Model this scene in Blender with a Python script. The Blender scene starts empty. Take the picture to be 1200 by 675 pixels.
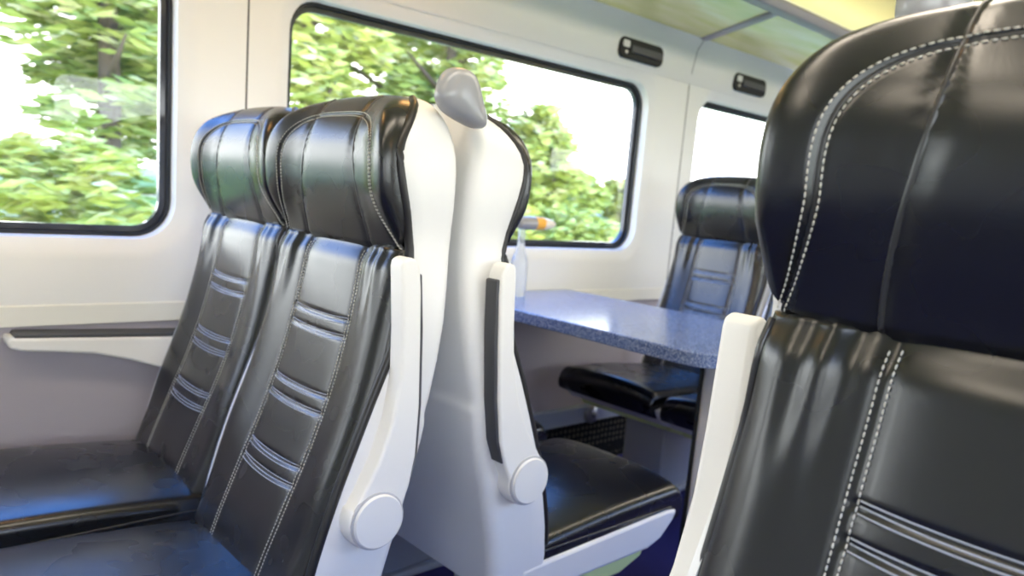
import bpy, bmesh, math, random
from mathutils import Vector, Matrix
random.seed(7)
S = bpy.context.scene
COL = S.collection
PI = math.pi
FLOOR = -1.03          # camera stands at the origin, floor 1.03 m below it
WALL = -2.0
WALLR = 0.66

# ------------------------------------------------------------------ materials
def mat(name, col=(.8, .8, .8), rough=.5, metal=0., spec=.5, **kw):
    m = bpy.data.materials.new(name); m.use_nodes = True
    b = m.node_tree.nodes['Principled BSDF']
    b.inputs['Base Color'].default_value = (*col, 1)
    b.inputs['Roughness'].default_value = rough
    b.inputs['Metallic'].default_value = metal
    b.inputs['Specular IOR Level'].default_value = spec
    for k, v in kw.items():
        b.inputs[k].default_value = v
    return m
def N(m, t, **kw):
    n = m.node_tree.nodes.new(t)
    for k, v in kw.items():
        if k in n.inputs: n.inputs[k].default_value = v
        else: setattr(n, k, v)
    return n
def L(m, a, ao, b, bi): m.node_tree.links.new(a.outputs[ao], b.inputs[bi])
def bsdf(m): return m.node_tree.nodes['Principled BSDF']
def coords(m, out='Object', scale=(1, 1, 1)):
    tc = N(m, 'ShaderNodeTexCoord'); mp = N(m, 'ShaderNodeMapping'); mp.inputs['Scale'].default_value = scale
    L(m, tc, out, mp, 'Vector'); return mp
def ramp(m, stops):
    r = N(m, 'ShaderNodeValToRGB'); e = r.color_ramp.elements
    while len(e) < len(stops): e.new(.5)
    for el, (p, c) in zip(e, stops): el.position = p; el.color = (*c, 1)
    return r
def add_bump(m, scale, strength, dist, detail=3, sc=(1, 1, 1), prev=None):
    mp = coords(m, 'Object', sc); n = N(m, 'ShaderNodeTexNoise', Scale=scale, Detail=detail); L(m, mp, 'Vector', n, 'Vector')
    b = N(m, 'ShaderNodeBump', Strength=strength, Distance=dist); L(m, n, 'Fac', b, 'Height')
    if prev: L(m, prev, 'Normal', b, 'Normal')
    L(m, b, 'Normal', bsdf(m), 'Normal'); return b

def leather_mat():
    m = mat('black_leather', (.007, .0075, .009),   .3, spec=.62)
    bsdf(m).inputs['Coat Weight'].default_value = .10; bsdf(m).inputs['Coat Roughness'].default_value = .3
    b = add_bump(m, 7, .16, .012, 1, (1, 1, .45))
    add_bump(m, 420, .06, .001, 2, prev=b)
    mp = coords(m); n = N(m, 'ShaderNodeTexNoise', Scale=9, Detail=2); L(m, mp, 'Vector', n, 'Vector')
    r = N(m, 'ShaderNodeMapRange'); r.inputs['To Min'].default_value = .22; r.inputs['To Max'].default_value = .32
    L(m, n, 'Fac', r, 'Value'); L(m, r, 'Result', bsdf(m), 'Roughness')
    return m
M = {}
M['leather'] = leather_mat()
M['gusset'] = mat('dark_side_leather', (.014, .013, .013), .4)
M['plastic'] = mat('white_plastic', (.79, .79, .785), .38); add_bump(M['plastic'], 60, .05, .002)
M['plastic2'] = mat('warm_white_plastic', (.81, .80, .775), .4)
M['thread'] = mat('white_thread', (.58, .56, .50), .7)
M['bluethread'] = mat('pale_blue_thread', (.42, .45, .52), .7)
M['piping'] = mat('leather_piping', (.03, .03, .032), .3, spec=.6)
M['handle'] = mat('grey_gloss_plastic', (.33, .33, .35), .22)
M['pad'] = mat('dark_rubber_pad', (.06, .062, .07), .5)
M['greyplastic'] = mat('mid_grey_plastic', (.45, .45, .47), .45)
M['yellowgreen'] = mat('pale_yellow_green_panel', (.72, .80, .34), .45)
M['paleplastic'] = mat('pale_plastic', (.66, .66, .67), .4)
M['wall'] = mat('white_wall_panel', (.80, .80, .785), .42); add_bump(M['wall'], 40, .03, .002)
M['wallcream'] = mat('cream_wall_band', (.80, .79, .73), .42)
M['fabric'] = mat('mauve_grey_wall_fabric', (.42, .385, .42), .9, spec=.2); add_bump(M['fabric'], 500, .3, .002)
M['skirt'] = mat('heater_strip', (.55, .60, .66), .35, metal=.3)
M['gasket'] = mat('black_window_gasket', (.008, .009, .014), .35)
M['seal'] = mat('dark_glass_edge', (.05, .055, .07), .1)
M['dark'] = mat('black_recess', (.004, .004, .004), .6)
M['metal'] = mat('brushed_metal', (.6, .6, .6), .3, metal=1.)
M['rail'] = mat('lilac_grey_rail', (.33, .31, .36), .4)
M['ceiling'] = mat('pale_ceiling', (.86, .81, .50), .5)
M['orange'] = mat('amber_plastic', (.9, .45, .06), .4)
M['cream'] = mat('cream_plastic', (.9, .82, .70), .4)
M['joint'] = mat('panel_joint', (.10, .10, .10), .7)

def rack_mat():
    m = mat('rack_glass_painted_reflection', (.62, .62, .34), .16, spec=.7); bsdf(m).inputs['Transmission Weight'].default_value = .0
    mp = coords(m, 'Object', (6, .8, 6)); n = N(m, 'ShaderNodeTexNoise', Scale=2.2, Detail=3); L(m, mp, 'Vector', n, 'Vector')
    r = ramp(m, [(.3, (.68, .66, .26)), (.5, (.80, .74, .40)), (.7, (.88, .83, .60))])  # streaked yellow-green imitates trees reflected in the glass
    L(m, n, 'Fac', r, 'Fac'); L(m, r, 'Color', bsdf(m), 'Base Color'); return m
M['rack'] = rack_mat()

def table_mat():
    m = mat('speckled_blue_laminate', (.2, .27, .45), .16, spec=.6)
    mp = coords(m); v = N(m, 'ShaderNodeTexNoise', Scale=330, Detail=2); L(m, mp, 'Vector', v, 'Vector')
    r = ramp(m, [(.34, (.03, .05, .13)), (.46, (.13, .19, .38)), (.56, (.19, .26, .46)), (.68, (.55, .60, .72))])
    L(m, v, 'Fac', r, 'Fac'); L(m, r, 'Color', bsdf(m), 'Base Color'); return m
M['table'] = table_mat()

def carpet_mat(name, base, dot, scale=38):
    m = mat(name, base, .95, spec=.1)
    mp = coords(m); v = N(m, 'ShaderNodeTexVoronoi', Scale=scale); v.inputs['Randomness'].default_value = .15
    L(m, mp, 'Vector', v, 'Vector')
    r = ramp(m, [(.0, dot), (.26, dot), (.36, base), (1, base)]); L(m, v, 'Distance', r, 'Fac')
    L(m, r, 'Color', bsdf(m), 'Base Color')
    add_bump(m, 300, .5, .004); return m
M['carpet'] = carpet_mat('navy_dotted_carpet', (.055, .048, .165), (.14, .125, .36), 46)
M['carpetup'] = carpet_mat('dark_dotted_carpet', (.012, .012, .014), (.09, .08, .06), 40)

def glass_mat():
    m = bpy.data.materials.new('window_glass'); m.use_nodes = True; nt = m.node_tree; nt.nodes.clear()
    o = N(m, 'ShaderNodeOutputMaterial'); t = N(m, 'ShaderNodeBsdfTransparent'); g = N(m, 'ShaderNodeBsdfGlossy', Roughness=.0)
    t.inputs['Color'].default_value = (.97, .99, .98, 1)
    lw = N(m, 'ShaderNodeLayerWeight', Blend=.5); pw = N(m, 'ShaderNodeMath', operation='POWER'); pw.inputs[1].default_value = 5
    f = N(m, 'ShaderNodeMath', operation='MULTIPLY_ADD'); f.inputs[1].default_value = .9; f.inputs[2].default_value = .035
    L(m, lw, 'Facing', pw, 0); L(m, pw, 'Value', f, 0); x = N(m, 'ShaderNodeMixShader')
    L(m, f, 'Value', x, 0); nt.links.new(t.outputs[0], x.inputs[1]); nt.links.new(g.outputs[0], x.inputs[2]); nt.links.new(x.outputs[0], o.inputs[0])
    return m
M['glass'] = glass_mat()

def foliage_mat(name, cols):
    m = mat(name, cols[1], .8, spec=.15)
    g = N(m, 'ShaderNodeNewGeometry'); mp = coords(m, 'Object', (2.2, .7, 1.6))
    n = N(m, 'ShaderNodeTexNoise', Scale=2.0, Detail=5, Roughness=.65); L(m, mp, 'Vector', n, 'Vector')
    a = N(m, 'ShaderNodeMath', operation='MULTIPLY_ADD'); L(m, g, 'Random Per Island', a, 0); a.inputs[1].default_value = .42
    L(m, n, 'Fac', a, 2)
    r = ramp(m, [(.38, cols[0]), (.62, cols[1]), (.82, cols[2]), (1.0, cols[3])]); L(m, a, 'Value', r, 'Fac')
    L(m, r, 'Color', bsdf(m), 'Base Color'); return m
M['leaf1'] = foliage_mat('foliage_spring', [(0.257, 0.32, 0.056), (0.342, 0.398, 0.075), (0.447, 0.47, 0.117), (0.625, 0.606, 0.308)])
M['leaf2'] = foliage_mat('foliage_deep', [(0.2, 0.277, 0.067), (0.271, 0.351, 0.075), (0.37, 0.416, 0.11), (0.564, 0.561, 0.292)])
M['leaf3'] = foliage_mat('foliage_yellow', [(0.351, 0.374, 0.056), (0.416, 0.436, 0.066), (0.505, 0.478, 0.11), (0.685, 0.606, 0.34)])
M['bark'] = mat('bark', (.12, .09, .06), .9)
M['earth'] = mat('earth_bank', (.34, .27, .18), .95, spec=.1)
def grass_mat():
    m = mat('grass_bank', (.3, .4, .1), .95, spec=.1); mp = coords(m, 'Object', (1.5, .35, 1.5))
    n = N(m, 'ShaderNodeTexNoise', Scale=1.3, Detail=5); L(m, mp, 'Vector', n, 'Vector')
    r = ramp(m, [(.35, (.46, .36, .26)), (.47, (.40, .42, .16)), (.6, (.30, .44, .09)), (.75, (.50, .60, .18))])
    L(m, n, 'Fac', r, 'Fac'); L(m, r, 'Color', bsdf(m), 'Base Color'); return m
M['grass'] = grass_mat()
M['lamp'] = mat('lamp_diffuser', (.9, .9, .9), .5)
bsdf(M['lamp']).inputs['Emission Color'].default_value = (1, .86, .68, 1)
bsdf(M['lamp']).inputs['Emission Strength'].default_value = 3.2

# ------------------------------------------------------------------ mesh helpers
def obj(name, verts, faces, m, parent=None, smooth=True, bevel=0, seg=3, angle=None, recalc=True):
    me = bpy.data.meshes.new(name); me.from_pydata([tuple(v) for v in verts], [], faces); me.update()
    if recalc:
        bm = bmesh.new(); bm.from_mesh(me); bmesh.ops.recalc_face_normals(bm, faces=bm.faces); bm.to_mesh(me); bm.free()
    me.materials.append(m)
    if smooth: me.polygons.foreach_set('use_smooth', [True] * len(me.polygons))
    if angle is not None: me.set_sharp_from_angle(angle=math.radians(angle))
    o = bpy.data.objects.new(name, me); COL.objects.link(o)
    if parent: o.parent = parent
    if bevel:
        b = o.modifiers.new('bevel', 'BEVEL'); b.width = bevel; b.segments = seg; b.limit_method = 'ANGLE'; b.angle_limit = math.radians(40)
        b.harden_normals = False
    return o
class MB:
    def __init__(s): s.v = []; s.f = []
    def add(s, v, f):
        k = len(s.v); s.v += [tuple(a) for a in v]; s.f += [tuple(i + k for i in q) for q in f]
    def box(s, a, b):
        x0, y0, z0 = a; x1, y1, z1 = b
        s.add([(x0, y0, z0), (x1, y0, z0), (x1, y1, z0), (x0, y1, z0), (x0, y0, z1), (x1, y0, z1), (x1, y1, z1), (x0, y1, z1)],
              [(0, 3, 2, 1), (4, 5, 6, 7), (0, 1, 5, 4), (1, 2, 6, 5), (2, 3, 7, 6), (3, 0, 4, 7)])
    def tube(s, pts, r, n=8, caps=True):
        pts = [Vector(p) for p in pts]; rings = []
        up = Vector((0, 0, 1)); k0 = len(s.v)
        for i, p in enumerate(pts):
            t = (pts[min(i + 1, len(pts) - 1)] - pts[max(i - 1, 0)]).normalized()
            a = t.cross(up)
            if a.length < .05: a = t.cross(Vector((1, 0, 0)))
            a.normalize(); b = a.cross(t)
            rr = r[i] if isinstance(r, (list, tuple)) else r
            for j in range(n):
                c = 2 * PI * j / n; s.v.append(tuple(p + rr * (a * math.cos(c) + b * math.sin(c))))
        for i in range(len(pts) - 1):
            for j in range(n):
                a = k0 + i * n + j; b = k0 + i * n + (j + 1) % n
                s.f.append((a, b, b + n, a + n))
        if caps:
            s.f.append(tuple(k0 + j for j in range(n))[::-1]); s.f.append(tuple(k0 + (len(pts) - 1) * n + j for j in range(n)))
    def prism(s, poly, fn):
        """poly: list of 2-tuples, fn(p, side) -> 3-tuple with side 0/1"""
        n = len(poly); v = [fn(p, 0) for p in poly] + [fn(p, 1) for p in poly]
        f = [tuple(range(n))[::-1], tuple(range(n, 2 * n))] + [(i, (i + 1) % n, (i + 1) % n + n, i + n) for i in range(n)]
        s.add(v, f)
    def lathe(s, prof, centre, axis='z', n=24):
        """prof: list of (r, h) along the axis"""
        k0 = len(s.v)
        for r, h in prof:
            for j in range(n):
                c = 2 * PI * j / n; u, w = r * math.cos(c), r * math.sin(c)
                p = {'z': (u, w, h), 'x': (h, u, w), 'y': (u, h, w)}[axis]
                s.v.append(tuple(p[i] + centre[i] for i in range(3)))
        for i in range(len(prof) - 1):
            for j in range(n):
                a = k0 + i * n + j; b = k0 + i * n + (j + 1) % n; s.f.append((a, b, b + n, a + n))
        s.f.append(tuple(k0 + j for j in range(n))[::-1]); s.f.append(tuple(k0 + (len(prof) - 1) * n + j for j in range(n)))
    def build(s, name, m, parent=None, **kw): return obj(name, s.v, s.f, m, parent, **kw)
def grid(rows, close=False):
    """rows of equal length -> verts, quads"""
    n = len(rows[0]); v = [p for r in rows for p in r]; f = []
    for i in range(len(rows) - 1):
        for j in range(n if close else n - 1):
            a = i * n + j; b = i * n + (j + 1) % n; f.append((a, b, b + n, a + n))
    return v, f
def empty(name, loc, rz=0):
    o = bpy.data.objects.new(name, None); COL.objects.link(o); o.location = loc; o.rotation_euler = (0, 0, rz)
    o.empty_display_size = .1; return o
def tag(o, label, cat, group=None):
    o['label'] = label; o['category'] = cat
    if group: o['group'] = group
    return o
def struct(o): o['kind'] = 'structure'; return o
def copy_tree(o, parent=None, skip=()):
    c = o.copy(); COL.objects.link(c); c.parent = parent
    for ch in list(o.children):
        if ch.name.split('.')[0] not in skip: copy_tree(ch, c, skip)
    return c
def interp(tab, x):
    """Catmull-Rom through (x, y) knots"""
    if x <= tab[0][0]: return tab[0][1]
    if x >= tab[-1][0]: return tab[-1][1]
    for i in range(len(tab) - 1):
        if tab[i][0] <= x <= tab[i + 1][0]: break
    x0, y0 = tab[i]; x1, y1 = tab[i + 1]; h = x1 - x0
    def sl(k):
        a = max(k - 1, 0); b = min(k + 1, len(tab) - 1); return (tab[b][1] - tab[a][1]) / (tab[b][0] - tab[a][0])
    m0, m1 = sl(i) * h, sl(i + 1) * h; t = (x - x0) / h
    return (2*t**3-3*t*t+1)*y0 + (t**3-2*t*t+t)*m0 + (-2*t**3+3*t*t)*y1 + (t**3-t*t)*m1
def sstep(a, b, x):
    t = max(0., min(1., (x - a) / (b - a))); return t * t * (3 - 2 * t)

# ------------------------------------------------------------------ the train seat
# local frame: x across, f = forward out of the seat (mapped to -y), h above the floor; origin on the floor below the crease
def P(x, f, h): return (x, -f, h)
HC, HA, HT, HB = 1.035, .208, .147, .105       # headrest centre height, half width, extent up, extent down
FC = [(.34, .005), (.40, -.021), (.44, -.036), (.52, -.069), (.60, -.103), (.68, -.132), (.76, -.155), (.85, -.175), (.94, -.190)]
WB = [(.34, .198), (.40, .204), (.50, .210), (.65, .212), (.80, .208), (.88, .202), (.94, .197)]
SF = [(.28, -.042), (.32, -.036), (.42, -.048), (.55, -.085), (.69, -.138), (.80, -.183), (.88, -.203), (.93, -.206), (.985, -.196), (1.055, -.176), (1.09, -.176), (1.13, -.204), (1.157, -.236), (1.172, -.262)]
SR = [(.28, -.168), (.40, -.186), (.46, -.202), (.60, -.240), (.655, -.2515), (.672, -.2505), (.71, -.260), (.81, -.278), (.92, -.287), (1.05, -.287), (1.09, -.284), (1.13, -.277), (1.157, -.272), (1.172, -.268)]
HBASE = [(.92, -.198), (.95, -.190), (.99, -.178), (1.04, -.168), (1.09, -.168), (1.13, -.182), (1.155, -.202), (1.175, -.228)]
def tb(h): return h if h < HC else HC + (h - HC) * .932
def sup(h, a0=HA, up=HT):
    if h <= HC: return interp([(.28, .213), (.40, .217), (.60, .220), (.80, .217), (.88, .211), (.93, .207), (.97, .208), (1.0, .2115), (HC, a0)], h)
    return a0 * max(0., 1 - ((h - HC) / up) ** 3.2) ** (1 / 3.2)

def back_pt(s, h, lift=0):
    a = abs(s); w = interp(WB, h); f = interp(FC, h)
    f += .012 * sstep(.42, .8, a) * sstep(.45, .6, h)
    if a > .80: f -= .036 * (1 - .65 * sstep(.82, .93, h)) * (1 - math.sqrt(max(0, 1 - ((a - .80) / .20) ** 2)))
    top = sstep(.89, .935, h); f -= .010 * top ** 2
    bot = sstep(.40, .36, h); f -= .02 * bot
    for g in (.46,): f -= .0035 * math.exp(-((a - g) / .018) ** 2)
    f += .004 * max(0, 1 - (a / .46) ** 4) * (1 if a < .46 else 0)
    if a < .47:
        for hh in HB_LINES: f -= .003 * math.exp(-((h - hh) / .0035) ** 2)
    # soft creases running down from the headrest seam
    f += .0035 * math.sin(x_cr(s) * 1.0) * sstep(.78, .92, h) * (1 if .5 < a < .9 else 0) * math.sin(PI * (a - .5) / .4) if .5 < a < .9 else 0
    return (s * w, f + lift, h)
def x_cr(s): return s * 34
HB_GROUPS = [.793, .667, .552]
HB_LINES = [g + d for g in HB_GROUPS for d in (.014, -.014)]
def head_rho(x, h):
    dz = h - HC
    if dz >= 0: n, a, b = 3.2, HA, HT
    else: n, a, b = 7.0, interp([(.93, .199), (.96, .203), (1.0, .2065), (HC, HA)], h), HB
    return (abs(x / a) ** n + abs(dz / b) ** n) ** (1 / n)
def head_pt(rho, th):
    c, s = math.cos(th), math.sin(th)
    if s >= 0: n, b = 3.2, HT
    else: n, b = 7.0, HB
    dz = b * rho * abs(s) ** (2 / n) * (1 if s >= 0 else -1); h = HC + dz
    a = HA if s >= 0 else interp([(.93, .199), (.96, .203), (1.0, .2065), (HC, HA)], h)
    x = a * max(0, rho ** n - abs(dz / b) ** n) ** (1 / n) * (1 if c >= 0 else -1)
    return x, h
def rim_u(h): return .745 + .21 * max(0, (HC - h) / .10) ** 1.6     # where the rim seam runs, as a share of the half width
def head_f(x, h, rho=None):
    rho = head_rho(x, h) if rho is None else rho
    f = interp(HBASE, tb(h))
    if h >= HC: r2 = rho; edge = rho
    else:
        a_ = interp([(.93, .199), (.96, .203), (1.0, .2065), (HC, HA)], h); edge = abs(x / a_); r2 = edge * .745 / rim_u(h) if edge < rim_u(h) else .745 + .255 * (edge - rim_u(h)) / (1 - rim_u(h))
    side = sstep(.925, 1.02, h) * (1 - .75 * sstep(1.07, 1.165, h) * sstep(.20, .08, abs(x)))
    amp = .022 * side * (.25 + .75 * sstep(.05, .17, abs(x)))
    f += amp * sstep(.48, .92, r2)
    if edge > .92:
        e = min(1, (edge - .92) / .08); f -= (.006 + .017 * sstep(.925, 1.0, h)) * (1 - math.sqrt(max(0, 1 - e * e)))
    f -= .0045 * math.exp(-((r2 - .745) / .012) ** 2)
    f += .005 * max(0, 1 - (r2 / .74) ** 4) if r2 < .74 else 0
    f -= .0035 * math.exp(-((abs(x) - pipe_x(h)) / .006) ** 2)
    if h < .95: f -= .006 * (1 - sstep(.928, .942, h))
    return f
def pipe_x(h): return .105 - .028 * sstep(.93, 1.15, h)

def dashes(mb, pts, pitch=.0058, dash=.0042, r=.0009, lift=.0006):
    """thread stitches along a polyline"""
    pts = [Vector(p) for p in pts]; acc = 0; nxt = 0; segs = []
    L_ = [0]
    for a, b in zip(pts, pts[1:]): L_.append(L_[-1] + (b - a).length)
    def at(d):
        for i in range(len(L_) - 1):
            if d <= L_[i + 1]:
                t = (d - L_[i]) / max(1e-9, L_[i + 1] - L_[i]); return pts[i].lerp(pts[i + 1], t)
        return pts[-1]
    d = 0
    while d + dash < L_[-1]:
        a, b = at(d), at(d + dash); m = (a + b) / 2
        mb.tube([a, m + (b - a).cross(Vector((0, 0, 0))), b], [r * .55, r, r * .55], 5); d += pitch

def make_seat():
    root = empty('train_seat', (0, 0, 0))
    # shell: white tub round the back and sides
    hs = [.285, .30, .34, .40, .46, .52, .58, .63, .65, .657, .664, .671, .68, .70, .76, .82, .87, .91, .94, .97, 1.0, 1.03, 1.06, 1.085, 1.105, 1.12, 1.133, 1.144, 1.152, 1.158, 1.165, 1.172, 1.177, 1.181]
    rows = []
    for h in hs:
        w = max(.03, sup(h, HA + .005, HT + .001)); a, b = interp(SF, tb(h)), interp(SR, tb(h))
        if a - b < .006: a = b + .006
        r = min(.024, (a - b) * .45, w * .8); row = []
        front = [(w - .016, max(a - .035, b + .004) if a - b > .02 else a - .001), (w - .012, a), (w - .003, a - .002), (w, a - .008 if a - b > .02 else a - .002), (w, a * .7 + b * .3), (w, a * .25 + (b + r) * .75), (w, a * .05 + (b + r) * .95)]
        for k in range(7):
            t = PI / 2 * k / 6; front.append((w - r + r * math.cos(t), b + r * .9 - r * .9 * math.sin(t)))
        front.append((w - r - .006 if w > .06 else (w - r) * .9, b))
        for k in range(1, 4): front.append(((w - r) * (1 - k / 4.), b))
        row = front + [(0, b)] + [(-x, f) for x, f in reversed(front)]
        rows.append([P(x, f, h) for x, f in row])
    v, f = grid(rows, close=True); n = len(rows[0])
    f.append(tuple(range(n))); f.append(tuple(range((len(rows) - 1) * n, len(rows) * n))[::-1])
    sh = obj('shell', v, f, M['plastic'], root, angle=38)
    # backrest leather
    hh = [.345 + (.936 - .345) * i / 160 for i in range(161)]
    ss = []
    for i in range(81):
        u = -1 + 2 * i / 80.; ss.append(math.copysign(1 - (1 - abs(u)) ** 1.25, u))
    rows = []
    for h in hh:
        r = [back_pt(s, h) for s in ss]
        sf = interp(SF, tb(h)) - .012; w = interp(WB, h)
        r = [(-w - .006, sf, h)] + r + [(w + .006, sf, h)]
        rows.append([P(*p) for p in r])
    rows.append([P(p[0], -.235, .937) for p in ([(-.19,)] + [back_pt(s, .936) for s in ss] + [(.19,)])])
    v, f = grid(rows); back = obj('backrest', v, f, M['leather'], root)
    # vertical twin stitching and the three groups of cross stitching
    for sg in (-1, 1):
        for ds in (-.022, .022):
            mb = MB(); dashes(mb, [P(*back_pt(sg * (.46 + ds), .385 + (.925 - .385) * i / 80, .0008)) for i in range(81)])
            mb.build('stitching', M['thread'], back)['label'] = 'line of white stitching down the backrest'
        mb = MB(); mb.tube([P(*(lambda p: (p[0], p[1] + .0005, p[2]))(back_pt(sg * .985, .37 + .56 * i / 60))) for i in range(61)], .0035, 8)
        mb.build('edge_piping', M['piping'], back)
        mb = MB(); mb.tube([P(*(lambda p: (p[0], p[1] - .0005, p[2]))(back_pt(sg * .46, .39 + .53 * i / 60))) for i in range(61)], .0016, 6)
        mb.build('seam_piping', M['piping'], back)
    for c in HB_GROUPS:
        for dc in (.014, -.014):
            mb = MB()
            for dh in (-.0048, 0, .0048):
                mb.tube([P(*back_pt(-.43 + .86 * i / 20, c + dc + dh - .004 * math.cos(PI * (i / 20 - .5)), .0004)) for i in range(21)], .00075, 6)
            mb.build('cross_stitching', M['bluethread'], back)['label'] = 'band of pale horizontal stitch lines across the backrest'
    # headrest
    nth = 200; ths = []
    for j in range(nth):
        u = 2 * PI * j / nth; ths.append(u)
    # denser sampling where superellipse corners are
    def warp(t):
        q = math.floor(t / (PI / 2)); u = t / (PI / 2) - q; p = 1.7 if t < PI else 3.2
        u = .5 * (2 * u) ** p if u < .5 else 1 - .5 * (2 * (1 - u)) ** p
        return (q + u) * PI / 2
    ths = [warp(t) for t in ths]
    rhos = [.02] + [.07 + .05 * i for i in range(12)] + [.65, .68, .70, .715, .73, .745, .76, .775, .79, .81, .83, .85, .87, .89, .905, .92, .935, .95, .962, .972, .982, .990, .996, 1.0]
    rows = []
    for rho in rhos:
        row = []
        for t in ths:
            x, h = head_pt(rho, t); row.append(P(x, head_f(x, h, rho), h))
        rows.append(row)
    # gusset: from the rim back into the shell
    for k in (1, 2):
        row = []
        for t in ths:
            x, h = head_pt(1.0, t); f0 = head_f(x, h, 1.0); fb = min(f0 - .004, interp(SF, tb(h)) - .012)
            if h < .945: fb = -.235
            row.append(P(x * (1.0 if k == 1 else .992), f0 + (fb - f0) * k / 2, h))
        rows.append(row)
    v, f = grid(rows, close=True); f.append(tuple(range(nth)))
    head = obj('headrest', v, f, M['leather'], root)
    mb = MB()
    def rim(rho):
        pts = []; low = []
        for i in range(40):
            h = .936 + (HC - .936) * i / 40; a_ = interp([(.93, .199), (.96, .203), (1.0, .2065), (HC, HA)], h)
            u = rim_u(h) + (rho - .745) * (1 - .4 * sstep(HC, .935, h)); low.append((a_ * u, h))
        pts = [(x, h) for x, h in low]
        for i in range(111): pts.append(head_pt(rho, PI * i / 110))
        pts += [(-x, h) for x, h in reversed(low)]
        return [P(x, head_f(x, h) + .0008, h) for x, h in pts]
    for rr in (.722, .770):
        mb = MB(); dashes(mb, rim(rr)); mb.build('rim_stitching', M['thread'], head)['label'] = 'white stitching following the headrest rim'
    mb = MB(); mb.tube([(p[0], p[1] + .001, p[2]) for p in rim(.745)], .0024, 8); mb.build('rim_piping', M['piping'], head)
    for sg in (-1, 1):
        pts = []
        for i in range(61):
            h = .936 + (1.174 - .936) * i / 60; x = sg * pipe_x(h); pts.append(P(x, head_f(x, h) - .0005, h))
        mb = MB(); mb.tube(pts, .0030, 8); mb.build('seam_piping', M['piping'], head)
    # dark edging where leather meets the shell
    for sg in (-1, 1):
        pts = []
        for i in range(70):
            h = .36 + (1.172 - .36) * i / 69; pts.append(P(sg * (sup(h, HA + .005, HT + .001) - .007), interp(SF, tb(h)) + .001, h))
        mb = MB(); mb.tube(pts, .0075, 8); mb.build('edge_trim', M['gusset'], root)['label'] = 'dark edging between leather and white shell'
    # cushion
    def cush(x, y):                              # top height
        a = abs(x) / .212; e = (y + .06) / .475
        return .396 + .028 * max(0, e) - .020 * a ** 3 + .006 * math.sin(PI * max(0, min(1, e)))
    rows = []
    nx, ny = 36, 36; W2, F0, F1 = .212, -.06, .420
    prof = []                                    # closed side loop: parameter along front-to-back
    xs = [W2 * math.copysign(1 - (1 - abs(-1 + 2 * i / nx)) ** 1.8, -1 + 2 * i / nx) for i in range(nx + 1)]
    for i in range(ny + 1):
        y = F0 + (F1 - .03 - F0) * i / ny
        rows.append([P(x, y, cush(x, y) - (.018 * (1 - math.sqrt(max(0, 1 - ((abs(x) - (W2 - .018)) / .018) ** 2))) if abs(x) > W2 - .018 else 0)) for x in xs])
    for k in range(1, 10):                       # rolled front edge
        t = PI * .5 * k / 6 if k < 7 else PI * .5 + (k - 6) * .25
        row = []
        for x in xs:
            top = cush(x, F1 - .03) - (.018 * (1 - math.sqrt(max(0, 1 - ((abs(x) - (W2 - .018)) / .018) ** 2))) if abs(x) > W2 - .018 else 0)
            r = .034; row.append(P(x * (1 - .02 * k / 9), F1 - .03 + r * math.sin(t), top - r + r * math.cos(t)))
        rows.append(row)
    rows.append([P(x * .97, F1 - .035, .318) for x in xs]); rows.append([P(x * .97, F0, .318) for x in xs])
    n = nx + 1; v, f = grid(rows); nr = len(rows)
    for j in range(nx): f.append((j, j + 1, (nr - 1) * n + j + 1, (nr - 1) * n + j))
    f.append(tuple(i * n for i in range(nr))); f.append(tuple(i * n + nx for i in range(nr))[::-1])
    cu = obj('cushion', v, f, M['leather'], root, angle=50)
    for sg in (-1, 1):
        mb = MB(); mb.tube([P(sg * (W2 - .001), -.05 + .43 * i / 30, cush(W2, 0) - .022) for i in range(31)], .0022, 6)
        mb.build('piping', M['piping'], cu)
    # white pan below the cushion, with a pale yellow-green bracket under it
    mb = MB()
    pan = [(-.10, .270), (-.10, .335), (.10, .345), (.36, .356), (.400, .350), (.385, .325), (.345, .290), (.30, .276)]
    mb.prism(pan, lambda p, s: P((-.216, .216)[s], p[0], p[1])); mb.build('seat_pan', M['plastic2'], root, bevel=.008, angle=40)
    mb = MB()
    br = [(-.08, .235), (-.08, .275), (.30, .280), (.29, .258), (.22, .235)]
    mb.prism(br, lambda p, s: P((-.205, .205)[s], p[0], p[1])); mb.build('base_panel', M['yellowgreen'], root, bevel=.006, angle=40)['label'] = 'pale yellow-green panel under the seat pan'
    mb = MB(); mb.box(P(-.09, .16, .02), P(.09, -.02, .25)); mb.box(P(-.11, .24, .0), P(.11, -.10, .022))
    mb.build('pedestal', M['greyplastic'], root, bevel=.008)
    return root

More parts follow.
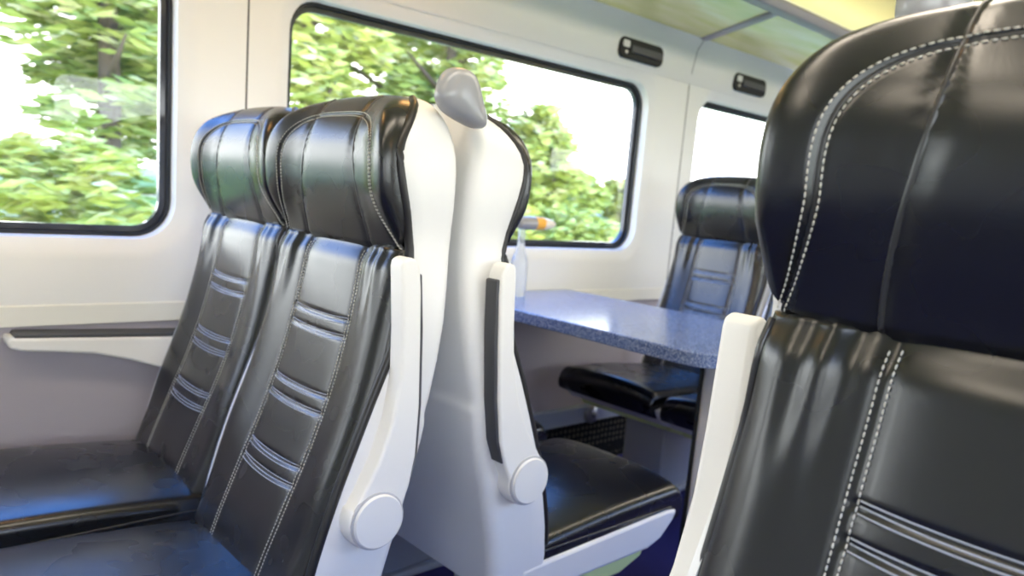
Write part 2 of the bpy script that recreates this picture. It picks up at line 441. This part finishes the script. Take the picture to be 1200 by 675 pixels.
def make_armrest(side, root):
    """raised armrest folded against the shell, pivot at the bottom"""
    x0 = side * .216; x1 = side * .252
    e = empty('armrest', (0, 0, 0)) if False else None
    front = [(-.160, .925), (-.1585, .915), (-.166, .82), (-.168, .75), (-.158, .68), (-.138, .62), (-.113, .57), (-.102, .55)]
    arc = [(-.140 + .048 * math.cos(t), .526 + .048 * math.sin(t)) for t in [PI * .15 - PI * 1.25 * k / 14 for k in range(15)]]
    rear = [(-.196, .57), (-.205, .62), (-.206, .70), (-.201, .80), (-.196, .88), (-.192, .912), (-.184, .927), (-.172, .931)]
    poly = front + arc + rear
    mb = MB(); mb.prism(poly, lambda p, s: P((x0, x1)[s], p[0], p[1]))
    a = mb.build('armrest', M['plastic2'], root, bevel=.011, seg=4, angle=50)
    mb = MB()
    pad = [(-.190, .905), (-.196, .82), (-.202, .70), (-.201, .62), (-.192, .575), (-.200, .575), (-.211, .62), (-.213, .70), (-.207, .82), (-.199, .905)]
    mb.prism(pad, lambda p, s: P((x0 + side * .001, x1 - side * .005)[s], p[0], p[1])); mb.build('arm_pad', M['pad'], a, bevel=.003, angle=40)['label'] = 'dark padded strip along the arm'
    mb = MB(); d = side
    mb.lathe([(.043, x1 - d * .004), (.043, x1 + d * .004), (.041, x1 + d * .007), (.0, x1 + d * .0075)], P(0, -.140, .526), 'x', 32)
    mb.v = [(x, y, z) for x, y, z in mb.v]
    mb.build('pivot_cap', M['plastic'], a, angle=30)
    mb = MB(); mb.lathe([(.0462, x1 - d * .004), (.0462, x1 + d * .0015), (.0445, x1 + d * .0022)], P(0, -.140, .526), 'x', 32)
    mb.build('pivot_ring', M['greyplastic'], a, angle=30)
    return a
def make_handle(side, root):
    """smooth grey grab handle on the rear top corner"""
    pts = []; cx = side * .205
    rows = []
    prof = [(1.134, -.286, .010, .008), (1.139, -.290, .020, .022), (1.150, -.308, .025, .042), (1.162, -.318, .027, .047), (1.176, -.324, .028, .046), (1.190, -.325, .028, .041), (1.202, -.326, .027, .036), (1.212, -.326, .024, .030), (1.219, -.326, .016, .021), (1.222, -.326, .005, .007)]
    for h, f, rx, rf in prof:
        rows.append([P(cx + rx * math.cos(2 * PI * j / 20), f + rf * math.sin(2 * PI * j / 20), h) for j in range(20)])
    v, f = grid(rows, close=True); f.append(tuple(range(20))); f.append(tuple(range(180, 200)))
    o = obj('grab_handle', v, f, M['handle'], root); o['label'] = 'glossy grey rounded grab handle on the top corner'
    sub = o.modifiers.new('subsurf', 'SUBSURF'); sub.levels = 1; sub.render_levels = 2
    return o

SPOTS = [
 # x, crease y, facing (0 = towards -y), armrest side (world +x = 1), handle side, label
 (-1.190, .480, 0, 1, 0, 'black leather aisle seat in front with raised white armrest, beside the seat by left window'),
 (-1.664, .512, 0, 0, 0, 'black leather window seat beside the left window, furthest left of the seats'),
 (-1.196, 1.085, 1, -1, -1, 'white-backed seat with grey grab handle, its cushion facing the blue table'),
 (-1.675, 1.100, 1, 0, 0, 'window seat hidden behind the white-backed aisle seat, facing the blue table'),
 (-.133, .410, 0, -1, 0, 'large black leather seat in the right foreground across the aisle'),
 (-1.662, 2.400, 0, 0, 0, 'blue-lit window seat on the far side of the table'),
 (-1.205, 2.400, 0, 0, 0, 'far aisle seat half hidden behind the foreground headrest and table leg'),
 (-.080, 1.050, 1, -1, 1, 'seat back-to-back behind the large foreground seat, only its grey handle showing'),
]
proto = make_seat()
arms = {}; handles = {}
for i, (x, y, face, arm, hand, label) in enumerate(SPOTS):
    o = proto if i == 0 else copy_tree(proto, None, ('armrest', 'grab_handle'))
    o.location = (x, y, FLOOR); o.rotation_euler = (0, 0, PI if face else 0)
    tag(o, label, 'seat', 'black leather train seats')
    if i in (4, 7): o.scale = (1, 1, 1.018 if i == 4 else 1.034)                # this row of seats stands a little taller
    if arm:
        if arm not in arms: am = arms[arm] = make_armrest(arm, o)
        else: am = copy_tree(arms[arm], o)
        if i in (2, 4, 7):                                 # arm folded further back, turned about its pivot
            t = math.radians(-8); pv = Vector(P(0, -.140, .526)); am.rotation_euler = (t, 0, 0)
            am.location = pv - Matrix.Rotation(t, 3, 'X') @ pv + Vector((-.018 if i == 4 else 0, .022 if i == 4 else 0, 0))
    if hand:
        if hand not in handles: handles[hand] = make_handle(hand, o)
        else: copy_tree(handles[hand], o)

    lift = {1: .012, 2: -.014, 5: .038, 6: .038}.get(i, 0)       # some cushions sit a little higher
    for ch in o.children:
        if ch.name.split('.')[0] in ('cushion', 'seat_pan', 'base_panel'): ch.location.z = lift
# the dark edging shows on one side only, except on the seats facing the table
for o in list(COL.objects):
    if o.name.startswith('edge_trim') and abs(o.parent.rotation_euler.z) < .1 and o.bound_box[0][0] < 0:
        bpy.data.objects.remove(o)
# ------------------------------------------------------------------ table
def rrect(x0, y0, x1, y1, radii, n=8):
    """rounded rectangle outline, radii for corners (x1,y1),(x0,y1),(x0,y0),(x1,y0)"""
    out = []
    for (cx, cy, a0), r in zip(((x1, y1, 0), (x0, y1, PI/2), (x0, y0, PI), (x1, y0, 1.5*PI)), radii):
        sx = 1 if cx == x1 else -1; sy = 1 if cy == y1 else -1
        for k in range(n + 1):
            t = a0 + PI/2*k/n; out.append((cx - sx*r + r*math.cos(t), cy - sy*r + r*math.sin(t)))
    return out
tb = tag(empty('table', (-1.48, 1.8, FLOOR)), 'blue speckled table between the facing seats, fixed to the wall under the window', 'table')
mb = MB(); ol = rrect(-1.985 + 1.48, 1.52 - 1.8, -.965 + 1.48, 2.10 - 1.8, (.07, .004, .004, .07))
mb.prism(ol, lambda p, s: (p[0], p[1], (.671, .707)[s])); mb.build('tabletop', M['table'], tb, bevel=.009, seg=4, angle=50)
mb = MB(); mb.box((.415, -.155, .015), (.485, -.03, .672)); mb.build('leg', M['paleplastic'], tb, bevel=.014, seg=4, angle=50)
mb = MB(); mb.box((.409, -.157, .015), (.417, -.028, .672)); mb.build('leg_edging', M['dark'], tb, bevel=.003)['label'] = 'black strip down the edge of the table leg'
mb = MB(); mb.box((.38, -.20, .0), (.50, .03, .018)); mb.build('foot_plate', M['greyplastic'], tb, bevel=.006)
mb = MB(); mb.box((-.50, -.20, .625), (-.44, .22, .672)); mb.build('wall_bracket', M['greyplastic'], tb, bevel=.006)

# bottle on the table
bt = tag(empty('bottle', (-1.87, 1.735, FLOOR + .707)), 'clear bottle with a pointed grey and amber head, on the table beside the window', 'bottle')
mb = MB(); mb.lathe([(.026, 0), (.029, .004), (.029, .10), (.026, .125), (.014, .155), (.0125, .18), (.0125, .227), (.0, .228)], (0, 0, 0), 'z', 28)
m = mat('clear_plastic', (.9, .94, .96), .12, spec=.5); bsdf(m).inputs['Transmission Weight'].default_value = .75; mb.build('bottle_body', m, bt, angle=40)
mb = MB(); mb.lathe([(.006, -.028), (.017, -.022), (.0215, -.01), (.0225, .05)], (0, 0, .244), 'y', 24); mb.build('head', M['handle'], bt, angle=50)
mb = MB(); mb.lathe([(.0225, .05), (.0225, .052), (.0215, .090)], (0, 0, .244), 'y', 24); mb.build('collar', M['orange'], bt, angle=50)
mb = MB(); mb.lathe([(.0215, .090), (.018, .115), (.011, .140), (.0, .158)], (0, 0, .244), 'y', 24); mb.build('nozzle', M['cream'], bt, angle=60)

# ------------------------------------------------------------------ carriage shell
BAY0, BAY = .846, 1.887
Z1, Z2 = -.33, .524                 # white window panel
def window_wall(side, x):
    """white wall panels, one per bay, each with a rounded window opening"""
    sg = 1 if x < 0 else -1         # into the cabin
    out = []
    for k in (-2, -1, 0, 1, 2):
        y0 = BAY0 + k * BAY; y1 = y0 + BAY
        wy0, wy1 = y0 + .127, y0 + (1.718 if k < 0 else 1.660); wz0, wz1 = -.172, .485
        n = 8
        def loop(off, r):
            return rrect(wy0 - off, wz0 - off, wy1 + off, wz1 + off, (r,) * 4, n)
        def ringpts(l, dx): return [(x + sg * dx, p[0], p[1]) for p in l]
        rings = [loop(.052, .138), loop(.032, .120), loop(.004, .094), loop(.0, .09)]
        dxs = [0, -.005, -.022, -.060]
        outer = []
        for c, (oy, oz) in enumerate(((y1, Z2), (y0, Z2), (y0, Z1), (y1, Z1))):
            l = rings[0][c * (n + 1):(c + 1) * (n + 1)]
            for i, p in enumerate(l):
                if i == n // 2: outer.append((oy, oz))
                elif (i < n // 2) == (c % 2 == 0): outer.append((oy, p[1]))
                else: outer.append((p[0], oz))
        rows = [[(x, a, b) for a, b in outer]] + [ringpts(l, d) for l, d in zip(rings, dxs)]
        v, f = grid(rows, close=True)
        w = struct(obj('wall_%s' % side, v, f, M['wall'], None, angle=25, recalc=True)); out.append(w)
        # window: gasket, darker edge of the glass, pane
        we = struct(empty('window_%d' % (k + 3 + (10 if side == 'right' else 0)), (x, (wy0 + wy1) / 2, (wz0 + wz1) / 2)))
        def rel(pts): return [(a - x, b - (wy0 + wy1) / 2, c - (wz0 + wz1) / 2) for a, b, c in pts]
        rr = [rel(ringpts(loop(.004, .094), -.060)), rel(ringpts(loop(.0, .09), -.052)), rel(ringpts(loop(-.008, .082), -.052)), rel(ringpts(loop(-.010, .080), -.062)), rel(ringpts(loop(-.010, .080), -.080))]
        v, f = grid(rr, close=True); obj('gasket', v, f, M['gasket'], we, angle=40)
        rr = [rel(ringpts(loop(-.008, .082), -.064)), rel(ringpts(loop(-.024, .066), -.064)), rel(ringpts(loop(-.024, .066), -.082))]
        v, f = grid(rr, close=True); obj('glass_border', v, f, M['seal'], we, angle=40)
        l = rel(ringpts(loop(-.010, .08), -.068)); l2 = rel(ringpts(loop(-.010, .08), -.072)); nn = len(l)
        obj('pane', l + l2, [tuple(range(nn)), tuple(range(nn, 2 * nn))[::-1]] + [(i, (i + 1) % nn, (i + 1) % nn + nn, i + nn) for i in range(nn)], M['glass'], we, smooth=False)
    return out
window_wall('left', WALL); window_wall('right', WALLR)
YA, YB = BAY0 - 2 * BAY, BAY0 + 3 * BAY
def strip(name, prof, m, kind=True, y0=YA, y1=YB, closed=False, ny=1, angle=40):
    rows = [[(px, y0 + (y1 - y0) * i / ny, pz) for i in range(ny + 1)] for px, pz in prof]
    v, f = grid(rows); o = obj(name, v, f, m, None, angle=angle)
    if kind: struct(o)
    return o
for side, x, sg in (('left', WALL, 1), ('right', WALLR, -1)):
    # lower part: cream band, recess, mauve fabric, heater strip, carpet turned up the wall
    strip('wall_%s' % side, [(x, Z1), (x + sg * .004, Z1 - .003), (x + sg * .004, Z1 - .048), (x, Z1 - .050), (x - sg * .006, Z1 - .050)], M['wallcream'])
    strip('wall_%s' % side, [(x - sg * .006, -.378), (x - sg * .008, -.40), (x - sg * .010, -.80)], M['fabric'])
    # upper cove above the windows
    strip('wall_%s' % side, [(x, Z2), (x + sg * .003, Z2 + .004), (x + sg * .010, .60), (x + sg * .022, .66), (x + sg * .05, .700), (x + sg * .055, .708)], M['wall'])
    mb = MB()
    prof = [(x - sg * .012, -.80), (x + sg * .012, -.80), (x + sg * .016, -.806), (x + sg * .016, -.868), (x - sg * .012, -.873)]
    mb.prism(prof, lambda p, s: (p[0], (YA, YB)[s], p[1])); struct(mb.build('baseboard_%s' % side, M['skirt'], None, angle=30))
    strip('trim_1' if side == 'left' else 'trim_2', [(x + sg * .004, -.868), (x + sg * .004, -.985), (x + sg * .02, -1.015), (x + sg * .05, FLOOR + .002)], M['carpetup'])
    # dark joints between the wall panels
    for k in range(-1, 3):
        y = BAY0 + k * BAY; mb = MB()
        mb.prism([(-.0022, Z1), (.0022, Z1), (.0022, Z2 - .002), (-.0022, Z2 - .002)], lambda p, s: (x + sg * (-.004, .0012)[s], y + p[0], p[1]))
        for (xa, za), (xb, zb) in zip([(x, Z2), (x + sg * .010, .60), (x + sg * .022, .66)], [(x + sg * .010, .60), (x + sg * .022, .66), (x + sg * .05, .70)]):
            mb.add([(xa + sg * .0012, y - .002, za), (xa + sg * .0012, y + .002, za), (xb + sg * .0012, y + .002, zb), (xb + sg * .0012, y - .002, zb)], [(0, 1, 2, 3)])
        struct(mb.build('trim_%d' % (3 + k + 1 + (4 if side == 'right' else 0)), M['joint'], None, smooth=False, recalc=True))
# floor, ceiling, ends
def slab(name, a, b, m): mb = MB(); mb.box(a, b); return struct(mb.build(name, m, None, smooth=False))
slab('floor', (WALL - .03, YA, FLOOR - .05), (WALLR + .03, YB, FLOOR), M['carpet'])
cz = []
for i in range(25):
    t = i / 24; X = WALL - .02 + (WALLR - WALL + .04) * t; cz.append((X, 1.02 + .14 * math.sin(PI * t)))
strip('ceiling', cz, M['ceiling'])
slab('wall_front', (WALL - .03, YB, FLOOR), (WALLR + .03, YB + .04, 1.2), M['wall'])
slab('wall_back', (WALL - .03, YA - .04, FLOOR), (WALLR + .03, YA, 1.2), M['wall'])
for side, x, sg in (('left', WALL, 1), ('right', WALLR, -1)):
    strip('wall_%s' % side, [(x, .70), (x - sg * .01, .86), (x - sg * .015, 1.04)], M['wall'])

# luggage racks: panels with reflected greenery painted in, between ribs, aisle rail
for side, x, sg in (('left', WALL, 1), ('right', WALLR, -1)):
    xr, zr = x + sg * .37, .775
    xw, zw = x + sg * .045, .700
    where = 'above the windows' if side == 'left' else 'above the opposite windows'
    rk = tag(empty('luggage_rack', (x + sg * .2, BAY0 + .9, .74)), 'overhead luggage rack of glass panels with painted-in green reflections %s' % where, 'rack', 'luggage racks')
    rx, ry, rz = rk.location
    for k in range(-2, 3):
        y0, y1 = BAY0 + k * BAY + .02, BAY0 + (k + 1) * BAY - .02
        mb = MB(); mb.prism([(xw, zw), (xr, zr), (xr, zr + .008), (xw, zw + .008)], lambda p, s: (p[0] - rx, (y0, y1)[s] - ry, p[1] - rz))
        mb.build('rack_panel', M['rack'], rk, smooth=False)
    for k in range(-1, 3):
        y = BAY0 + k * BAY; mb = MB()
        mb.prism([(xw - sg * .01, zw - .006), (xr, zr - .010), (xr, zr + .012), (xw - sg * .01, zw + .012)], lambda p, s: (p[0] - rx, (y - .024, y + .024)[s] - ry, p[1] - rz))
        mb.build('rib', M['rail'], rk, bevel=.004)
        mb = MB()
        mb.tube([(xw - rx + sg * .005, y - .02 - ry, zw + .01 - rz), (xw - rx + sg * .005, y - .02 - ry, zw + .09 - rz), (xw - rx + sg * .04, y - .02 - ry, zw + .115 - rz), (xr - rx - sg * .05, y - .02 - ry, zr + .07 - rz), (xr - rx, y - .02 - ry, zr + .03 - rz)], .012, 10)
        mb.build('support_arm', M['rail'], rk)
    mb = MB(); mb.prism([(xr - sg * .012, zr - .016), (xr + sg * .03, zr - .010), (xr + sg * .036, zr + .02), (xr + sg * .02, zr + .036), (xr - sg * .012, zr + .03)], lambda p, s: (p[0] - rx, (YA, YB)[s] - ry, p[1] - rz))
    mb.build('rail', M['rail'], rk, bevel=.006)

# small black fittings above the windows
def fitting(y, z, label):
    o = tag(empty('wall_fitting', (WALL + .010, y, z)), label, 'fitting', 'black fittings above the windows')
    mb = MB(); mb.prism(rrect(-.13, -.038, .13, .038, (.026,) * 4, 6), lambda p, s: ((-.012, .010)[s], p[0], p[1])); mb.build('housing', M['dark'], o, bevel=.004, angle=40)
    mb = MB(); mb.prism(rrect(-.075, -.014, .115, .012, (.008,) * 4, 4), lambda p, s: ((.010, .019)[s], p[0], p[1])); mb.build('slider', M['pad'], o, bevel=.003, angle=40)
    mb = MB(); mb.prism(rrect(-.118, .0, -.080, .026, (.006,) * 4, 4), lambda p, s: ((.010, .014)[s], p[0], p[1])); mb.build('lens', M['paleplastic'], o, bevel=.002, angle=40)
    mb = MB(); mb.lathe([(.007, .0), (.007, .012), (.005, .014)], (.0, -.095, -.016), 'x', 12); mb.build('button', M['metal'], o, angle=40)
fitting(2.388, .590, 'small black fitting on the wall panel above the middle window')
fitting(3.168, .587, 'small black fitting above the far window, beside the foreground headrest')

# wall armrest beside the window seat
wa = tag(empty('elbow_rest', (WALL, .45, -.42)), 'slim white wall armrest with dark top strip, under the left window', 'armrest')
prof = [(.302, -.402), (.306, -.392), (.318, -.394), (.70, -.412), (.70, -.512), (.60, -.478), (.55, -.460), (.475, -.440), (.40, -.431), (.33, -.424), (.306, -.416)]
mb = MB(); mb.prism(prof, lambda p, s: ((-.012, .062)[s], p[0] - .45, p[1] + .42)); mb.build('arm', M['plastic2'], wa, bevel=.006, angle=40)
mb = MB(); mb.prism([(.316, -.3945), (.322, -.386), (.70, -.402), (.70, -.4125)], lambda p, s: ((-.012, .056)[s], p[0] - .45, p[1] + .42)); mb.build('arm_pad', M['pad'], wa, bevel=.003, angle=40)
# valve on the heater strip
hv = tag(empty('heater_valve', (WALL + .016, 2.30, -.836)), 'small round metal knob on the heater strip below the table', 'knob')
mb = MB(); mb.lathe([(.036, 0), (.036, .012), (.030, .018), (.012, .020), (.010, .034), (.0, .036)], (0, 0, 0), 'x', 20); mb.build('knob_body', M['metal'], hv, angle=40)

# ceiling lights along the aisle
for i in range(-1, 4):
    y = .3 + i * 1.5
    o = tag(empty('ceiling_light', (-.67, y, 1.135)), 'long pale ceiling light over the aisle', 'light', 'ceiling lights over the aisle')
    mb = MB(); mb.box((-.16, -.65, -.03), (.16, .65, .02)); mb.build('frame', M['rail'], o, bevel=.006)
    mb = MB(); mb.box((-.13, -.62, -.036), (.13, .62, -.026)); mb.build('diffuser', M['lamp'], o, smooth=False)

# unseen fill strips added on top of the racks to brighten the ceiling
M['cove'] = mat('ceiling_fill_glow', (.9, .9, .9), .5); bsdf(M['cove']).inputs['Emission Color'].default_value = (1, .93, .62, 1); bsdf(M['cove']).inputs['Emission Strength'].default_value = 1.6
for side, x, sg in (('left', WALL, 1), ('right', WALLR, -1)):
    o = tag(empty('unseen_ceiling_fill', (x + sg * .10, BAY0 + .5 * BAY, .85)), 'long unseen warm fill strip added above the luggage rack on the %s' % side, 'light')
    mb = MB(); mb.box((-.03, -3.0, -.03), (.03, 3.0, .0)); mb.build('base', M['rail'], o, bevel=.004)
    mb = MB(); mb.box((-.025, -2.95, .0), (.025, 2.95, .012)); mb.build('diffuser', M['cove'], o, smooth=False)

# unseen warm lamps added under the racks for orange glints on the headrests
M['warm'] = mat('warm_fill_glow', (.9, .8, .6), .4); bsdf(M['warm']).inputs['Emission Color'].default_value = (1, .50, .16, 1); bsdf(M['warm']).inputs['Emission Strength'].default_value = 6.0
for X, y, lab in ((-1.60, .40, 'unseen warm fill lamp added under the left rack, above the front seats'), (.26, .50, 'unseen warm fill lamp added under the right rack, above the foreground seat'), (-1.60, 1.25, 'unseen warm fill lamp added under the left rack, above the white-backed seat')):
    o = tag(empty('unseen_warm_fill', (X, y, .735)), lab, 'light')
    mb = MB(); mb.box((-.07, -.13, .0), (.07, .13, .02)); mb.build('housing', M['rail'], o, bevel=.006)
    mb = MB(); mb.box((-.05, -.11, -.006), (.05, .11, .002)); mb.build('lens', M['warm'], o, smooth=False)

# ------------------------------------------------------------------ outside
GZ = -2.2
mb = MB()
rows = []
for i in range(13):
    X = -2.9 - [0, .6, 1.2, 2, 3, 4, 5, 6, 8, 12, 18, 26, 40][i]
    Z = GZ + [0, .05, .2, .6, 1.1, 1.5, 1.7, 1.8, 1.9, 2, 2, 2, 2][i]
    rows.append([(X, y, Z + .18 * math.sin(y * .9 + i) * (i > 2)) for y in [-14 + 2 * j for j in range(46)]])
v, f = grid(rows); struct(obj('ground', v, f, M['grass'], None))
rows = [[(X, y, Z) for y in (-14, 76)] for X, Z in ((WALLR + .5, GZ), (4, GZ), (6, GZ + .6), (40, GZ + 1.0))]
v, f = grid(rows); struct(obj('ground_far', v, f, M['grass'], None))
def tree(name, x, y, z0, h, rx, ry, m, label, cat, group, nb=60, leaves=45, leaf=.10, low=.0):
    o = tag(empty(name, (x, y, z0)), label, cat, group)
    if cat == 'tree':
        mb = MB(); lean = random.uniform(-.15, .15)
        mb.tube([(0, 0, -.2), (lean * .3, .05, h * .3), (lean, 0, h * .7), (lean, .1, h * .92)], [.14, .11, .06, .02], 10)
        mb.build('trunk', M['bark'], o)
        for k in range(5):
            a = k * 2.4; z = h * (.3 + .09 * k); mb = MB(); mb.tube([(lean * .5, 0, z), (math.cos(a) * rx * .4, math.sin(a) * ry * .4, z + .3), (math.cos(a) * rx * .7, math.sin(a) * ry * .7, z + .5)], [.05, .03, .01], 6); mb.build('branch', M['bark'], o)
    mb = MB()
    for i in range(nb):
        while True:
            p = Vector((random.uniform(-1, 1), random.uniform(-1, 1), random.uniform(-1, 1)))
            if .2 < p.length < 1: break
        c = Vector((p.x * rx * .80, p.y * ry * .80, low * h + (1 - low) * h * .5 * (1 + p.z * .88)))
        s = random.uniform(.6, 1.15) * .2 * min(rx, ry)
        for j in range(leaves):
            q = Vector((random.gauss(0, .55), random.gauss(0, .75), random.gauss(0, .45))); q = q * (1 if q.length < 1.1 else 1.1 / q.length) * s + c
            u = Vector((random.uniform(-.4, .4), random.choice((-1, 1)), random.uniform(-.45, .3))).normalized()
            w = u.cross(Vector((random.uniform(-1, 1), random.uniform(-.6, .6), random.uniform(-1, 1)))).normalized(); nn = u.cross(w)
            l = leaf * random.uniform(.7, 1.5); b = l * .26
            mb.add([q - u * l, q - w * b - u * l * .1 + nn * l * .1, q + u * l, q + w * b - u * l * .1 + nn * l * .1], [(0, 1, 2), (0, 2, 3)])
    mb.build('foliage', m, o, recalc=False)
TREES = [  # x, y, z0, height, rx, ry, leaf, kind, label
 (-8.6, .15, -.7, 3.0, 1.0, .95, 'leaf1', 'tree', 'light green tree at the left edge of the left window'),
 (-8.6, 2.2, -.7, 4.6, 1.0, 1.0, 'leaf2', 'tree', 'taller green tree in the right half of the left window'),
 (-8.6, 4.35, -.7, 4.3, 1.0, 1.05, 'leaf1', 'tree', 'green tree at the left edge of the middle window'),
 (-8.6, 6.35, -.7, 4.0, 1.0, .95, 'leaf2', 'tree', 'green tree above the front seats in the middle window'),
 (-8.6, 8.15, -.7, 2.2, .9, .75, 'leaf1', 'tree', 'small green tree right of the white-backed seat, in the middle window'),
 (-12.6, -.6, -.6, 5.2, 1.6, 1.6, 'leaf1', 'tree', 'pale tree furthest back at the left edge of the left window'),
 (-12.6, 4.2, -.6, 5.8, 1.6, 1.7, 'leaf2', 'tree', 'tall tree further back, right side of the left window'),
 (-12.6, 8.0, -.6, 4.8, 1.6, 1.7, 'leaf1', 'tree', 'tree further back, left part of the middle window'),
 (-10.5, 10.9, -.45, 1.15, .9, .9, 'leaf1', 'shrub', 'low green shrub at the lower right of the middle window'),
 (-10.5, 12.9, -.45, 1.05, .9, .95, 'leaf3', 'shrub', 'yellow green shrub by the right edge of the middle window'),
 (-13, 21.0, -.45, 1.3, 1.2, 1.8, 'leaf1', 'shrub', 'low distant shrub seen in the far window'),
]
for x, y, z0, h, rx, ry, lf, kind, lab in TREES:
    tree('broadleaf_tree' if kind == 'tree' else 'leafy_shrub', x, y, z0, h, rx, ry, M[lf], lab, kind, 'trees beyond the windows' if kind == 'tree' else 'shrubs beyond the windows', 100 if kind == 'tree' else 60, 45, .11 if x > -10 else .15)
HEDGE = [(.05, 'leafy shrub at the lower left corner of the left window'), (1.35, 'bright shrub low in the middle of the left window'), (2.65, 'shrub behind the headrest of the left window seat'), (3.95, 'shrub low behind the front aisle seat'), (5.25, 'shrub low behind the white-backed seat'), (6.55, 'shrub just right of the white-backed seat, low in the middle window')]
for i, (y, lab) in enumerate(HEDGE):
    tree('leafy_shrub', -6.2, y, -.9, 1.05 + .15 * math.sin(i * 2.1), .6, .62, M[('leaf3', 'leaf1', 'leaf3', 'leaf2')[i % 4]], lab, 'shrub', 'shrubs beyond the windows', 50, 40, .075)

# ------------------------------------------------------------------ light
W = bpy.data.worlds.new('sky'); S.world = W; W.use_nodes = True; nt = W.node_tree
bg = nt.nodes['Background']
tc = nt.nodes.new('ShaderNodeTexCoord'); sep = nt.nodes.new('ShaderNodeSeparateXYZ'); nt.links.new(tc.outputs['Generated'], sep.inputs[0])
no = nt.nodes.new('ShaderNodeTexNoise'); no.inputs['Scale'].default_value = 2.6; no.inputs['Detail'].default_value = 5; nt.links.new(tc.outputs['Generated'], no.inputs['Vector'])
ma = nt.nodes.new('ShaderNodeMath'); ma.operation = 'MULTIPLY_ADD'; nt.links.new(no.outputs['Fac'], ma.inputs[0]); ma.inputs[1].default_value = -.45; nt.links.new(sep.outputs['Z'], ma.inputs[2])
cr = nt.nodes.new('ShaderNodeValToRGB'); e = cr.color_ramp.elements
e[0].position = 0.0; e[0].color = (.97, .98, 1.0, 1); e[1].position = .17; e[1].color = (.11, .31, .95, 1)
nt.links.new(ma.outputs[0], cr.inputs[0]); nt.links.new(cr.outputs[0], bg.inputs['Color']); bg.inputs['Strength'].default_value = 2.4

def area(name, loc, rot, sx, sy, power, col):
    l = bpy.data.lights.new(name, 'AREA'); l.shape = 'RECTANGLE'; l.size = sx; l.size_y = sy; l.energy = power; l.color = col
    o = bpy.data.objects.new(name, l); COL.objects.link(o); o.location = loc; o.rotation_euler = rot; return o
sun = bpy.data.lights.new('sun', 'SUN'); sun.energy = 1.0; sun.angle = math.radians(6); sun.color = (1, .95, .85)
so = bpy.data.objects.new('sun', sun); COL.objects.link(so); so.rotation_euler = (math.radians(24), math.radians(20), 0)

# ------------------------------------------------------------------ camera
f_px, ppy = 900., 375.
R = Matrix(((0.666, 0.172, -0.726), (0.742, -0.045, 0.669), (0.082, -0.984, -0.157)))
right, down, fwd = R.col[0].normalized(), R.col[1], R.col[2].normalized()
right = (right - fwd * right.dot(fwd)).normalized(); up = right.cross(fwd)
mw = Matrix.Identity(4)
for i in range(3): mw[i][0], mw[i][1], mw[i][2] = right[i], up[i], -fwd[i]
cd = bpy.data.cameras.new('camera'); co = bpy.data.objects.new('camera', cd); COL.objects.link(co); co.matrix_world = mw
cd.sensor_width = 36; cd.lens = 36 * f_px / 1200; cd.shift_y = (ppy - 337.5) / 1200; cd.clip_start = .02; cd.clip_end = 300
cd.dof.use_dof = True; cd.dof.focus_distance = .9; cd.dof.aperture_fstop = 5.4
S.camera = co
S.view_settings.view_transform = 'Standard'; S.view_settings.look = 'None'; S.view_settings.gamma = 1
S.view_settings.use_curve_mapping = False; S.view_settings.exposure = 1.75
